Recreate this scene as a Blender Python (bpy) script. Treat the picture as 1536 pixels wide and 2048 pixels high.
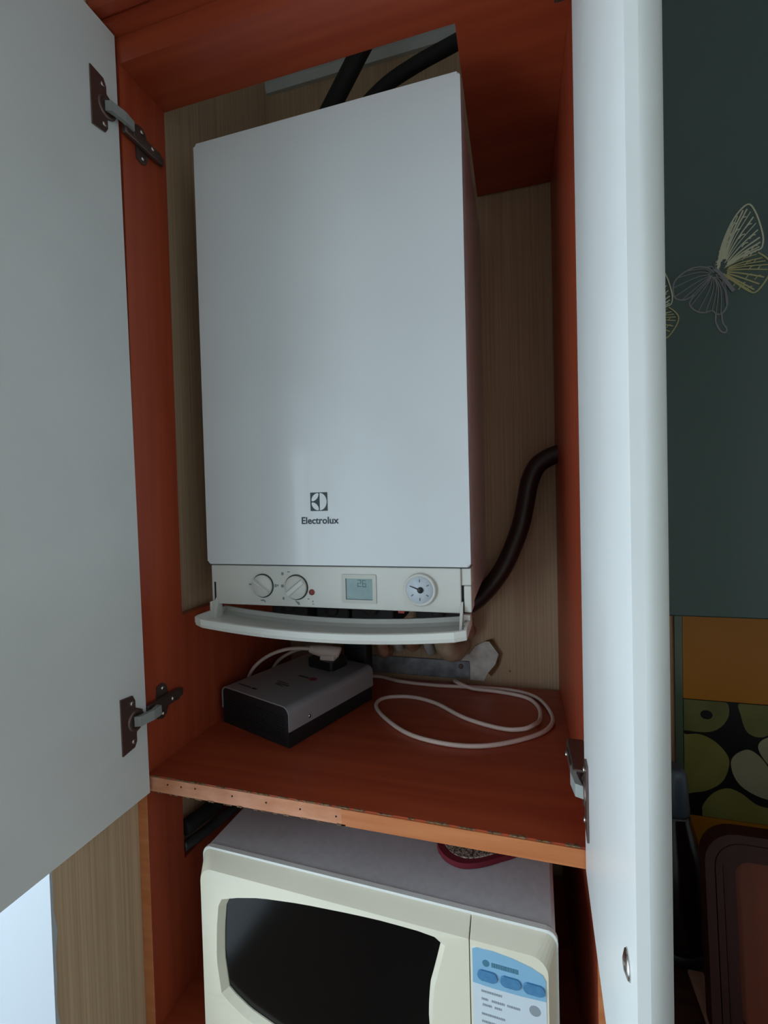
import bpy, bmesh, math, random
from mathutils import Vector, Matrix
random.seed(7)
R = math.radians
scene = bpy.context.scene
for o in list(bpy.data.objects):
    bpy.data.objects.remove(o)
COL = scene.collection

# ------------------------------------------------------------------ camera
yaw, pitch, roll = .2785, -.0227, -.0262
F = Vector((-math.sin(yaw) * math.cos(pitch), math.cos(yaw) * math.cos(pitch), math.sin(pitch)))
r0 = Vector((math.cos(yaw), math.sin(yaw), 0)); u0 = r0.cross(F)
r1 = r0 * math.cos(roll) + u0 * math.sin(roll); u1 = u0 * math.cos(roll) - r0 * math.sin(roll)
cd = bpy.data.cameras.new('camera'); cam = bpy.data.objects.new('camera', cd); COL.objects.link(cam)
cam.matrix_world = Matrix(((r1.x, u1.x, -F.x, .5195), (r1.y, u1.y, -F.y, -.537), (r1.z, u1.z, -F.z, .3885), (0, 0, 0, 1)))
cd.sensor_fit = 'VERTICAL'; cd.sensor_height = 36; cd.lens = 927.55 / 2048 * 36; cd.clip_start = .01
scene.camera = cam

# ------------------------------------------------------------------ world, window daylight, exposure
FLOOR, CEIL, XL, YB, XR, YF = -1.21, 1.42, -.0165, .45, 1.5, -1.8     # room limits
WY0, WY1, WZ0, WZ1 = -.131, -1.50, -.42, .70                           # window opening in the left wall
w = bpy.data.worlds.new('world'); scene.world = w; w.use_nodes = True
w.node_tree.nodes['Background'].inputs[0].default_value = (.72, .83, 1, 1)
w.node_tree.nodes['Background'].inputs[1].default_value = .6
ld = bpy.data.lights.new('window_daylight', 'AREA'); ld.shape = 'RECTANGLE'
ld.size = abs(WY1 - WY0) + .1; ld.size_y = WZ1 - WZ0 + .1; ld.energy = 38; ld.color = (.76, .91, 1)
lo = bpy.data.objects.new('window_daylight', ld); COL.objects.link(lo)
lo.location = (XL - .54, (WY0 + WY1) / 2, (WZ0 + WZ1) / 2); lo.rotation_euler = (R(90), 0, R(-90))
vs = scene.view_settings; vs.view_transform = 'Standard'; vs.look = 'None'; vs.gamma = 1; vs.use_curve_mapping = False
vs.exposure = 0.1

# ------------------------------------------------------------------ materials
def srgb(c):
    return tuple((x / 255 / 12.92 if x / 255 <= .04045 else ((x / 255 + .055) / 1.055) ** 2.4) for x in c) + (1,)

MATS = {}
def mat(name, c, rough=.5, metal=0, c2=None, scale=(20, 20, 20), spec=.5, bump=0, detail=4, coat=0, contrast=(.35, .65), trans=None, bscale=None):
    m = bpy.data.materials.new(name); m.use_nodes = True; n = m.node_tree.nodes; l = m.node_tree.links
    b = n['Principled BSDF']
    b.inputs['Base Color'].default_value = srgb(c); b.inputs['Roughness'].default_value = rough
    b.inputs['Metallic'].default_value = metal; b.inputs['Specular IOR Level'].default_value = spec
    b.inputs['Coat Weight'].default_value = coat
    if c2 is not None or bump:
        tc = n.new('ShaderNodeTexCoord'); mp = n.new('ShaderNodeMapping'); mp.inputs['Scale'].default_value = scale
        l.new(tc.outputs['Object'], mp.inputs[0])
        nz = n.new('ShaderNodeTexNoise'); nz.inputs['Scale'].default_value = 1; nz.inputs['Detail'].default_value = detail
        l.new(mp.outputs[0], nz.inputs['Vector'])
        if c2 is not None:
            cr = n.new('ShaderNodeValToRGB'); cr.color_ramp.elements[0].color = srgb(c); cr.color_ramp.elements[1].color = srgb(c2)
            cr.color_ramp.elements[0].position, cr.color_ramp.elements[1].position = contrast
            l.new(nz.outputs[0], cr.inputs[0]); l.new(cr.outputs[0], b.inputs['Base Color'])
        if bump:
            bp = n.new('ShaderNodeBump'); bp.inputs['Strength'].default_value = bump; bp.inputs['Distance'].default_value = .001
            l.new(nz.outputs[0], bp.inputs['Height']); l.new(bp.outputs[0], b.inputs['Normal'])
    if trans is not None:
        b.inputs['Transmission Weight'].default_value = trans
    MATS[name] = m
    return m

CH_A, CH_B = (160, 64, 40), (174, 77, 46)
mat('cherry_v', CH_A, .42, c2=CH_B, scale=(60, 60, 2.5))
mat('cherry_x', CH_A, .38, c2=CH_B, scale=(2.5, 60, 60))
mat('cherry_edge', (192, 112, 66), .45, c2=(206, 130, 82), scale=(6, 80, 80))
mat('worn_edge', (214, 150, 116), .6, c2=(196, 124, 84), scale=(25, 60, 60))
mat('chip', (150, 118, 84), .9, c2=(70, 44, 30), scale=(300, 300, 300))
mat('white_laminate', (224, 226, 224), .38, c2=(219, 221, 219), scale=(8, 8, 8))
mat('lip_highlight', (232, 233, 230), .2)
mat('boiler_white', (226, 229, 230), .3, c2=(222, 225, 226), scale=(5, 5, 5), coat=.15)
mat('plastic_white', (216, 214, 206), .42)
mat('plastic_cream', (205, 198, 182), .5)
mat('plastic_tray', (200, 200, 190), .5)
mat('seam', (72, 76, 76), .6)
mat('black', (18, 18, 20), .45)
mat('matte_black', (24, 22, 22), .75)
mat('rubber', (58, 60, 62), .35)
mat('hose_brown', (50, 32, 28), .38)
mat('steel_dark', (118, 100, 94), .34, metal=.75)
mat('steel', (200, 198, 194), .25, metal=1)
mat('zinc', (170, 172, 174), .45, metal=.6, c2=(128, 132, 136), scale=(40, 40, 40))
mat('arm_grey', (150, 155, 152), .45)
mat('silver_shell', (158, 157, 160), .38, metal=.2)
mat('charcoal', (22, 24, 28), .55)
mat('grille_hole', (6, 6, 7), .9)
mat('cord', (222, 200, 188), .45)
mat('ink', (60, 72, 76), .6)
mat('ink_soft', (128, 138, 138), .6)
mat('ink_green', (130, 150, 120), .6)
mat('red', (190, 44, 36), .4)
mat('red_dull', (134, 50, 46), .5)
mat('lcd', (140, 164, 162), .25, c2=(128, 152, 152), scale=(30, 30, 30))
mat('lcd_digit', (84, 104, 106), .5)
mat('dial', (205, 212, 220), .4)
mat('mw_cream', (234, 227, 206), .38)
mat('mw_shell', (206, 208, 212), .42, c2=(198, 200, 204), scale=(120, 120, 120))
mat('mw_glass', (7, 8, 11), .16, spec=.3)
mat('mw_label', (214, 224, 232), .4)
mat('mw_blue', (140, 186, 216), .4)
mat('mw_button', (74, 128, 172), .4, c2=(84, 140, 182), scale=(200, 200, 200))
mat('mw_ink', (76, 126, 150), .5)
mat('mw_grey_ink', (150, 158, 166), .5)
mat('burgundy', (110, 20, 38), .85)
mat('knit', (190, 178, 160), .9, c2=(66, 50, 46), scale=(420, 420, 420), contrast=(.42, .58))
mat('copper', (166, 112, 84), .5, c2=(196, 156, 128), scale=(50, 50, 50))
mat('pipe_cream', (196, 178, 152), .6, c2=(176, 150, 122), scale=(40, 40, 40))
mat('pipe_white', (206, 204, 198), .5)
mat('plaster', (228, 224, 216), .9, c2=(206, 200, 190), scale=(60, 60, 60), bump=.6)
mat('torn_paper', (160, 120, 78), .9, c2=(126, 84, 50), scale=(80, 80, 80))
mat('reveal_white', (176, 181, 187), .8)
mat('cornice', (206, 210, 206), .7)
mat('ceiling_white', (230, 230, 226), .9)
mat('floor_lino', (196, 180, 156), .6, c2=(184, 166, 140), scale=(3, 30, 3))
mat('wall_paint', (236, 234, 228), .9)
mat('cabinet_green', (48, 68, 62), .14, c2=(42, 62, 56), scale=(2, 2, 2))
mat('chalk', (170, 168, 144), .8)
mat('chalk_grey', (112, 108, 110), .8)
mat('chalk_gold', (150, 142, 98), .8)
mat('yellow_glass', (172, 108, 22), .4, spec=.25, c2=(180, 118, 28), scale=(3, 3, 3))
mat('picture_dark', (26, 26, 24), .4, spec=.25)
mat('apple_a', (118, 118, 66), .4, spec=.25, c2=(98, 98, 58), scale=(14, 14, 14))
mat('apple_b', (128, 120, 60), .4, spec=.25, c2=(136, 132, 74), scale=(14, 14, 14))
mat('apple_c', (166, 160, 132), .4, spec=.25, c2=(152, 146, 112), scale=(14, 14, 14))
mat('glass_edge', (86, 104, 84), .2)
mat('worktop_brown', (70, 46, 38), .4, c2=(54, 34, 28), scale=(10, 60, 60))
mat('dark_wood', (48, 24, 20), .5, spec=.2, c2=(44, 20, 18), scale=(30, 30, 4))
mat('red_wood', (92, 44, 28), .5, spec=.2, c2=(84, 40, 28), scale=(30, 30, 4))
mat('bottle_dark', (30, 16, 16), .2)
mat('bottle_cap', (70, 80, 92), .35)
mat('pale_wood', (170, 148, 126), .6, c2=(150, 128, 108), scale=(60, 6, 60))
mat('frame_white', (232, 234, 236), .35)

# wallpaper: woven beige with fine vertical threads
def wallpaper():
    m = mat('wallpaper', (150, 128, 92), .85)
    n = m.node_tree.nodes; l = m.node_tree.links; b = n['Principled BSDF']
    tc = n.new('ShaderNodeTexCoord'); last = None; outs = []
    for sc, det in (((520, 520, 3.5), 3), ((260, 260, 1.6), 3), ((5, 5, 4), 2)):
        mp = n.new('ShaderNodeMapping'); mp.inputs['Scale'].default_value = sc; l.new(tc.outputs['Object'], mp.inputs[0])
        nz = n.new('ShaderNodeTexNoise'); nz.inputs['Scale'].default_value = 1; nz.inputs['Detail'].default_value = det
        l.new(mp.outputs[0], nz.inputs['Vector']); outs.append(nz.outputs[0])
    a = n.new('ShaderNodeMath'); a.operation = 'ADD'; l.new(outs[0], a.inputs[0]); l.new(outs[1], a.inputs[1])
    c = n.new('ShaderNodeMath'); c.operation = 'MULTIPLY_ADD'; l.new(outs[2], c.inputs[0]); c.inputs[1].default_value = .4; l.new(a.outputs[0], c.inputs[2])
    d = n.new('ShaderNodeMath'); d.operation = 'MULTIPLY'; l.new(c.outputs[0], d.inputs[0]); d.inputs[1].default_value = 1 / 2.4
    cr = n.new('ShaderNodeValToRGB'); cr.color_ramp.elements[0].color = srgb((180, 150, 120)); cr.color_ramp.elements[1].color = srgb((200, 171, 138))
    cr.color_ramp.elements[0].position, cr.color_ramp.elements[1].position = .40, .60
    l.new(d.outputs[0], cr.inputs[0]); l.new(cr.outputs[0], b.inputs['Base Color'])
    bp = n.new('ShaderNodeBump'); bp.inputs['Strength'].default_value = .35; bp.inputs['Distance'].default_value = .0006
    l.new(a.outputs[0], bp.inputs['Height']); l.new(bp.outputs[0], b.inputs['Normal'])
wallpaper()
def clear_glass():
    m = bpy.data.materials.new('pane_glass'); m.use_nodes = True; n = m.node_tree.nodes; l = m.node_tree.links
    n.remove(n['Principled BSDF']); o = n['Material Output']
    t = n.new('ShaderNodeBsdfTransparent'); g = n.new('ShaderNodeBsdfGlossy'); g.inputs['Roughness'].default_value = .03
    mx = n.new('ShaderNodeMixShader'); mx.inputs[0].default_value = .06
    l.new(t.outputs[0], mx.inputs[1]); l.new(g.outputs[0], mx.inputs[2]); l.new(mx.outputs[0], o.inputs[0]); MATS['pane_glass'] = m
clear_glass()

# ------------------------------------------------------------------ mesh helpers
def B():
    return bmesh.new()

def box(bm, x0, x1, y0, y1, z0, z1, bev=0, seg=2, mi=0, M=None):
    t = bmesh.new()
    vs_ = [t.verts.new((x, y, z)) for x in (x0, x1) for y in (y0, y1) for z in (z0, z1)]
    for f in ((0, 1, 3, 2), (4, 6, 7, 5), (0, 4, 5, 1), (2, 3, 7, 6), (0, 2, 6, 4), (1, 5, 7, 3)):
        t.faces.new([vs_[i] for i in f])
    if bev:
        bmesh.ops.bevel(t, geom=list(t.edges), offset=bev, segments=seg, affect='EDGES', profile=.5)
    join(bm, t, mi, M)

def join(bm, t, mi=0, M=None):
    bmesh.ops.recalc_face_normals(t, faces=list(t.faces))
    mp = {}
    for v in t.verts:
        mp[v] = bm.verts.new(M @ v.co if M else v.co)
    for f in t.faces:
        nf = bm.faces.new([mp[v] for v in f.verts]); nf.material_index = mi if mi >= 0 else f.material_index
        nf.smooth = f.smooth
    t.free()

def prism(bm, pts, axis, a0, a1, mi=0, bev=0, M=None, smooth=False):
    """pts: 2-D outline; axis 0 -> (y,z), 1 -> (x,z), 2 -> (x,y); extruded from a0 to a1 along axis"""
    t = bmesh.new()
    def P(p, a):
        return {0: (a, p[0], p[1]), 1: (p[0], a, p[1]), 2: (p[0], p[1], a)}[axis]
    lo_ = [t.verts.new(P(p, a0)) for p in pts]; hi = [t.verts.new(P(p, a1)) for p in pts]
    n = len(pts)
    f0 = t.faces.new(lo_); f1 = t.faces.new(hi[::-1])
    for i in range(n):
        f = t.faces.new((lo_[i], hi[i], hi[(i + 1) % n], lo_[(i + 1) % n])); f.smooth = smooth
    if bev:
        es = [e for e in t.edges if (f0 in e.link_faces or f1 in e.link_faces)]
        bmesh.ops.bevel(t, geom=es, offset=bev, segments=2, affect='EDGES', profile=.5)
    join(bm, t, mi, M)

def catmull(pts, k=8, closed=False):
    P = [Vector(p) for p in pts]; n = len(P); out = []
    for i in range(n if closed else n - 1):
        a = P[(i - 1) % n] if closed or i else P[0] * 2 - P[1]
        b, c = P[i], P[(i + 1) % n]
        d = P[(i + 2) % n] if closed or i + 2 < n else P[-1] * 2 - P[-2]
        for s in range(k):
            t = s / k
            out.append(.5 * ((2 * b) + (c - a) * t + (2 * a - 5 * b + 4 * c - d) * t * t + (3 * b - a - 3 * c + d) * t ** 3))
    if not closed:
        out.append(P[-1])
    return out

def tube(bm, pts, r, n=10, k=8, mi=0, M=None, smoothpath=True):
    P = catmull(pts, k) if smoothpath else [Vector(p) for p in pts]
    t = bmesh.new(); rings = []
    T = [(P[min(i + 1, len(P) - 1)] - P[max(i - 1, 0)]).normalized() for i in range(len(P))]
    N = T[0].orthogonal().normalized()
    for i, p in enumerate(P):
        N = (N - T[i] * N.dot(T[i])).normalized(); Bn = T[i].cross(N)
        rr = r(i / (len(P) - 1)) if callable(r) else r
        rings.append([t.verts.new(p + (N * math.cos(2 * math.pi * j / n) + Bn * math.sin(2 * math.pi * j / n)) * rr) for j in range(n)])
    for a, b in zip(rings, rings[1:]):
        for j in range(n):
            f = t.faces.new((a[j], a[(j + 1) % n], b[(j + 1) % n], b[j])); f.smooth = True
    t.faces.new(rings[0][::-1]); t.faces.new(rings[-1])
    join(bm, t, mi, M)

def lathe(bm, prof, n=28, mi=0, M=None):
    """prof: list of (radius, z) revolved about z"""
    t = bmesh.new(); rings = []
    for r, z in prof:
        rings.append([t.verts.new((r * math.cos(2 * math.pi * j / n), r * math.sin(2 * math.pi * j / n), z)) for j in range(n)])
    for a, b in zip(rings, rings[1:]):
        for j in range(n):
            f = t.faces.new((a[j], a[(j + 1) % n], b[(j + 1) % n], b[j])); f.smooth = True
    t.faces.new(rings[0][::-1]); t.faces.new(rings[-1])
    join(bm, t, mi, M)

FACE = Matrix.Rotation(R(90), 4, 'X')      # local z of a lathe turned towards -y (out of a front face)
def at(x, y, z, rot=FACE):
    return Matrix.Translation((x, y, z)) @ rot

def text(bm, s, size, M, mi=0, depth=.0002, bold=0):
    c = bpy.data.curves.new('lettering', 'FONT'); c.body = s; c.size = size; c.extrude = depth; c.offset = bold; c.resolution_u = 3
    c.align_x = 'CENTER'; c.align_y = 'CENTER'
    o = bpy.data.objects.new('lettering', c); COL.objects.link(o)
    bpy.context.view_layer.update()
    me = bpy.data.meshes.new_from_object(o.evaluated_get(bpy.context.evaluated_depsgraph_get()))
    bpy.data.objects.remove(o); bpy.data.curves.remove(c)
    t = bmesh.new(); t.from_mesh(me); bpy.data.meshes.remove(me); join(bm, t, mi, M)

def rrect(x0, x1, z0, z1, r, n=6):
    out = []
    for cx, cz, a0 in ((x1 - r, z1 - r, 0), (x0 + r, z1 - r, 90), (x0 + r, z0 + r, 180), (x1 - r, z0 + r, 270)):
        for i in range(n + 1):
            a = R(a0 + 90 * i / n); out.append((cx + r * math.cos(a), cz + r * math.sin(a)))
    return out

def obj(name, bm, mats, parent=None, world=True, loc=None):
    """world=True: bm is in world coordinates; otherwise in the parent's own frame"""
    me = bpy.data.meshes.new(name)
    o = bpy.data.objects.new(name, me)
    if parent is not None:
        o.parent = parent
        if world:
            off = parent.location.copy(); p = parent.parent
            while p: off += p.location; p = p.parent
            bmesh.ops.translate(bm, verts=list(bm.verts), vec=-off)
    elif loc is not None:
        bmesh.ops.translate(bm, verts=list(bm.verts), vec=-Vector(loc)); o.location = loc
    bmesh.ops.recalc_face_normals(bm, faces=list(bm.faces))
    bm.to_mesh(me); bm.free()
    for m in ([mats] if isinstance(mats, str) else mats):
        me.materials.append(MATS[m])
    COL.objects.link(o)
    return o

def thing(name, label, cat, loc=(0, 0, 0), rotz=0, group=None):
    o = bpy.data.objects.new(name, None); COL.objects.link(o); o.location = loc; o.rotation_euler = (0, 0, rotz)
    o.empty_display_size = .05
    return tag(o, label, cat, group)
def tag(o, label, cat, group=None):
    o['label'] = label; o['category'] = cat
    if group: o['group'] = group
    return o
def struct(o, label=None):
    o['kind'] = 'structure'
    if label: o['label'] = label
    return o

# ------------------------------------------------------------------ the room
b = B(); box(b, XL - .55, XR + .1, YF - .1, YB + .1, FLOOR - .1, FLOOR); struct(obj('floor', b, 'floor_lino'))
b = B(); box(b, XL - .55, XR + .1, YF - .1, YB + .1, CEIL, CEIL + .1); struct(obj('ceiling', b, 'ceiling_white'))
b = B(); box(b, XL - .55, XR + .1, YB, YB + .1, FLOOR, CEIL); wall_back = struct(obj('wall_back', b, 'wallpaper'))
b = B(); box(b, XR, XR + .1, YF - .1, YB, FLOOR, CEIL); struct(obj('wall_right', b, 'wall_paint'))
b = B(); box(b, XL - .55, XR, YF - .1, YF, FLOOR, CEIL); struct(obj('wall_front', b, 'wall_paint'))
b = B()
box(b, XL - .5, XL, WY0, YB, FLOOR, CEIL); box(b, XL - .5, XL, YF, WY1, FLOOR, CEIL)
box(b, XL - .5, XL, WY1, WY0, FLOOR, WZ0); box(b, XL - .5, XL, WY1, WY0, WZ1, CEIL)
struct(obj('wall_left', b, 'wallpaper'))
# window: white plastered reveal with an uneven painted lip, frame, sashes, panes, sill
win = bpy.data.objects.new('window_1', None); COL.objects.link(win); win.location = (XL - .2, (WY0 + WY1) / 2, WZ0); struct(win)
b = B()
t_ = .003
zz = [WZ0 + i * (WZ1 - WZ0) / 40 for i in range(41)]
edge = [(WY0 + .0012 + .0016 * math.sin(i * 1.3) + .0012 * math.sin(i * 2.9 + 1), z) for i, z in enumerate(zz)]
prism(b, edge + [(WY0 - t_, zz[-1]), (WY0 - t_, zz[0])], 0, XL, XL + .0009)
box(b, XL - .46, XL, WY0 - t_, WY0, WZ0, WZ1); box(b, XL - .46, XL, WY1, WY1 + t_, WZ0, WZ1)
box(b, XL - .46, XL, WY1 + t_, WY0 - t_, WZ1 - t_, WZ1); obj('window_reveal', b, 'reveal_white', win)
b = B(); box(b, XL - .46, XL + .03, WY1 + .005, WY0 - .005, WZ0, WZ0 + .02, .006); obj('window_sill', b, 'frame_white', win)
b = B(); x0, x1 = XL - .47, XL - .41; yi0, yi1 = WY1 + t_, WY0 - t_; fz0, fz1 = WZ0 + .02, WZ1 - t_
for a in ((yi0, yi0 + .06, fz0, fz1), (yi1 - .17, yi1, fz0, fz1), (yi0 + .06, yi1 - .17, fz0, fz0 + .06), (yi0 + .06, yi1 - .17, fz1 - .06, fz1), ((yi0 + yi1) / 2 - .04, (yi0 + yi1) / 2 + .04, fz0 + .06, fz1 - .06)):
    box(b, x0, x1, *a, .003)
obj('window_frame', b, 'frame_white', win)
ym = (yi0 + yi1) / 2
for ya, yb_ in ((yi0 + .06, ym - .04), (ym + .04, yi1 - .17)):
    b = B(); box(b, XL - .446, XL - .44, ya, yb_, fz0 + .06, fz1 - .06); obj('pane', b, 'pane_glass', win)
# stepped ceiling cornice on the back wall, return along the left wall
b = B()
prof = [(YB, 1.333), (YB - .008, 1.333), (YB - .012, 1.345), (YB - .012, 1.352), (YB - .022, 1.362), (YB - .03, 1.376), (YB - .03, 1.383), (YB - .05, 1.402), (YB - .062, 1.412), (YB - .062, CEIL), (YB, CEIL)]
prism(b, prof, 0, XL, XR); struct(obj('trim_1', b, 'cornice'))
b = B()
prism(b, [(XL + (YB - y), z) for y, z in prof], 1, YF, YB - .062); struct(obj('trim_2', b, 'cornice'))
# torn wallpaper patch low on the back wall, with plaster showing and curled paper edge
TORN = [(.385, .0455), (.398, .0553), (.4176, .0611), (.431, .0797), (.4506, .0897), (.4592, .0902), (.4777, .0651), (.4709, .0427), (.4557, .0239), (.4468, .006), (.4187, .006), (.397, .025)]
cx_, cz_ = .43, .05
b = B(); prism(b, TORN, 1, YB - .0025, YB); o = obj('plaster_patch', b, 'plaster', wall_back); o['label'] = 'pale grey plaster where the wallpaper is torn away'
b = B(); t = bmesh.new()
ring0, ring1 = [], []
TT = TORN[3:9] 
for i, (x, z) in enumerate(TT):
    s = 1.05 + .06 * ((i * 7) % 3)
    ring0.append(t.verts.new((x, YB - .003, z))); ring1.append(t.verts.new((cx_ + (x - cx_) * s + .002, YB - .006 - .003 * (i % 2), cz_ + (z - cz_) * s)))
for i in range(len(TT) - 1):
    t.faces.new((ring0[i], ring0[i + 1], ring1[i + 1], ring1[i]))
bmesh.ops.solidify(t, geom=list(t.faces), thickness=.0006); join(b, t)
obj('torn_paper_edge', b, 'torn_paper', wall_back)
b = B()
for (x, z, s) in ((.505, .275, .006), (.483, .21, .004), (.50, .03, .003)):
    prism(b, [(x + s * k * math.cos(a), z + s * k * 1.6 * math.sin(a)) for a, k in ((R(q * 45), 1 if q % 2 == 0 else .4) for q in range(8))], 1, YB - .0006, YB)
o = obj('wallpaper_stain', b, 'torn_paper', wall_back)

# ------------------------------------------------------------------ tall cherry cabinet
W, H, TP = .5953, 1.0065, .0165
SH0, SH1 = -.0185, .0045
cab = thing('tall_cabinet', 'tall cherry-red cupboard with both white doors open, housing the boiler and microwave', 'cabinet', (W / 2, .2, FLOOR))
NY, NZ = .0855, .2146
b = B()    # left side: cut away behind the boiler and for the hose under the shelf
lp = [(0, FLOOR), (.445, FLOOR), (.445, -.172), (.071, -.172), (.071, -.022), (.445, -.022), (.445, NZ), (NY, NZ), (NY, H), (0, H)]
prism(b, lp, 0, XL + .0003, 0)
lpo = obj('side_panel', b, 'cherry_v', cab)
b = B(); box(b, XL + .0003, 0, -.0012, 0, FLOOR, SH0, .0004); obj('edge_band', b, 'cherry_edge', lpo)
b = B(); box(b, W, W + TP, 0, .445, FLOOR, 1.0425); rpo = obj('side_panel', b, 'cherry_v', cab)
b = B(); box(b, W, W + TP, -.0012, 0, FLOOR, SH0, .0004); obj('edge_band', b, 'cherry_edge', rpo)
b = B()    # top board notched for the flue and pipes
prism(b, [(0 + XL + .0005, 0), (W - .0002, 0), (W - .0002, .445), (.4545, .445), (.4545, NY), (XL + .0005, NY)], 2, H, 1.0425)
obj('top_board', b, 'cherry_x', cab)
b = B(); box(b, XL + .0005, W + TP, -.018, .06, 1.0430, 1.060); obj('shadow_batten', b, 'cherry_x', cab)
b = B(); box(b, XL + .0005, W + TP, -.036, -.018, 1.050, 1.125, .003); obj('crown_rail', b, 'cherry_x', cab)
b = B(); box(b, .0002, W - .0002, .0006, .43, SH0, SH1); shelf = obj('shelf', b, 'cherry_x', cab)
b = B(); box(b, .0005, .30, -.0008, .0006, SH0 + .001, SH1 - .0015); obj('bare_edge', b, 'worn_edge', shelf)
b = B(); box(b, .30, W - .0005, -.0012, .0006, SH0, SH1 - .002); obj('edge_band', b, 'cherry_edge', shelf)
b = B()    # chipped laminate along the front arris
x = .012
while x < .585:
    wd = random.uniform(.006, .022); d = random.uniform(.0008, .004)
    prism(b, [(x, -.0006), (x + wd, -.0006), (x + wd * .8, -.0006 + d), (x + wd * .35, -.0006 + d * .6), (x + wd * .1, -.0006 + d)], 2, SH1 - .0012, SH1 + .0003)
    x += wd + random.uniform(0, .02)
x = .02
while x < .30:
    wd = random.uniform(.004, .014); box(b, x, x + wd, -.0012, 0, SH0 - .0004, SH0 + random.uniform(.0006, .002)); x += wd + random.uniform(.002, .018)
obj('chipped_laminate', b, 'chip', shelf)['kind'] = 'stuff'
for x, z in ((.037, -.0046), (.0597, -.0046), (.0829, -.0036), (.1418, -.005), (.1934, -.0059), (.2427, -.0068), (.2926, -.0081)):
    b = B(); lathe(b, [(.0003, -.0001), (.0013, 0), (.001, .0006), (.0002, .0007)], 10, M=at(x, -.0008, z)); obj('nail', b, 'matte_black', shelf)
b = B(); box(b, .0002, W - .0002, .0006, .43, -.395, -.377); obj('bottom_board', b, 'cherry_x', cab)
b = B(); box(b, XL + .001, W + TP, -.018, -.0015, FLOOR + .08, -.40, .002); obj('base_front', b, 'white_laminate', cab)

# doors ----------------------------------------------------------------
def hinge(bm, s, zc, ay, mz, door_x=0.0, mount_x=0.0):
    """cup hinge; built in the door's frame: x towards the room (s = inner side), y along the door away from its free edge. mi 0 dark steel, 1 grey arm, 2 bright screws"""
    # flange plate on the door
    X = lambda a: door_x + s * a
    def bx(x0, x1, y0, y1, z0, z1, bev=.0006, mi=0):
        xa, xb = sorted((x0, x1)); box(bm, xa, xb, y0, y1, z0, z1, bev, 1, mi)
    prism(bm, [(-.050, zc - .038), (-.030, zc - .035), (-.026, zc - .028), (-.026, zc - .016), (-.015, zc - .009), (-.014, zc + .011), (-.026, zc + .018), (-.026, zc + .028), (-.030, zc + .036), (-.050, zc + .038)], 0, X(.0002), X(.0022), 0)
    lathe(bm, [(.0145, 0), (.0145, .001), (.0128, .0024), (.0105, .0022), (.0100, .0008), (.001, .0008)], 20, 0, M=Matrix.Translation((X(.0015), -.026, zc)) @ Matrix.Rotation(R(90) * s, 4, 'Y'))
    for dz in (-.026, .026):
        lathe(bm, [(.0032, 0), (.0032, .0012), (.002, .002), (.0003, .0021)], 12, 2, M=Matrix.Translation((X(.002), -.032, zc + dz)) @ Matrix.Rotation(R(90) * s, 4, 'Y'))
    # grey linkage arm swinging out of the cup
    prism(bm, [(X(.003), -.030), (X(.011), -.027), (X(.0145), -.006), (X(.0125), .010), (X(.004), .010), (X(.0085), -.006), (X(.0065), -.018)], 2, zc - .0068, zc + .0068, 1)

def mount(bm, s, zc, px, lift=0):
    """hinge body and cross-shaped mounting plate on the cupboard side; world coordinates, s = +1 for the left side panel"""
    X = lambda a: px + s * a
    def bx(x0, x1, y0, y1, z0, z1, bev=.0006, mi=0):
        xa, xb = sorted((X(x0), X(x1))); box(bm, xa, xb, y0, y1, z0, z1, bev, 1, mi)
    prism(bm, [(.024, zc - .024), (.034, zc - .027), (.042, zc - .022), (.046, zc - .008), (.05, zc), (.046, zc + .008), (.042, zc + .022), (.034, zc + .027), (.024, zc + .024), (.022, zc)], 0, X(.0002), X(.0025), 0)
    bx(.0025, .0105 + lift, -.003, .064, zc - .008, zc + .008, .0016)
    bx(.0105 + lift, .0118 + lift, .010, .05, zc - .0055, zc + .0055, .0005)
    bx(.002, .009 + lift, .058, .072, zc - .006, zc + .006, .0015)
    for y, dz in ((.034, -.019), (.034, .019), (.044, 0)):
        h = .0025 if dz else .0118 + lift
        lathe(bm, [(.0034, 0), (.0034, .0012), (.0022, .0024), (.0003, .0026)], 12, 2, M=Matrix.Translation((X(h), y, zc + dz)) @ Matrix.Rotation(R(90) * s, 4, 'Y'))

DZ0, DZ1 = -.0175, 1.0405
# left door, standing square to the cupboard, tilted a hair so that its foot leans in
ld_ = bpy.data.objects.new('door', None)
b = B(); box(b, -.0165, 0, -.298, -.0045, DZ0, DZ1, .0012, 1)
for f in b.faces: f.material_index = 0
ld_ = obj('door', b, 'white_laminate', cab, world=False)
ld_.location = Vector((.0105, 0, 0)) - cab.location
ld_.rotation_euler = (0, R(-.62), 0)
for zc in (.925, .0965):
    b = B(); hinge(b, 1, zc, 0, 0); obj('hinge', b, ['steel_dark', 'arm_grey', 'steel'], ld_, world=False)
for zc in (.918, .098):
    b = B(); mount(b, 1, zc, 0); obj('hinge_mount', b, ['steel_dark', 'arm_grey', 'steel'], lpo)
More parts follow.
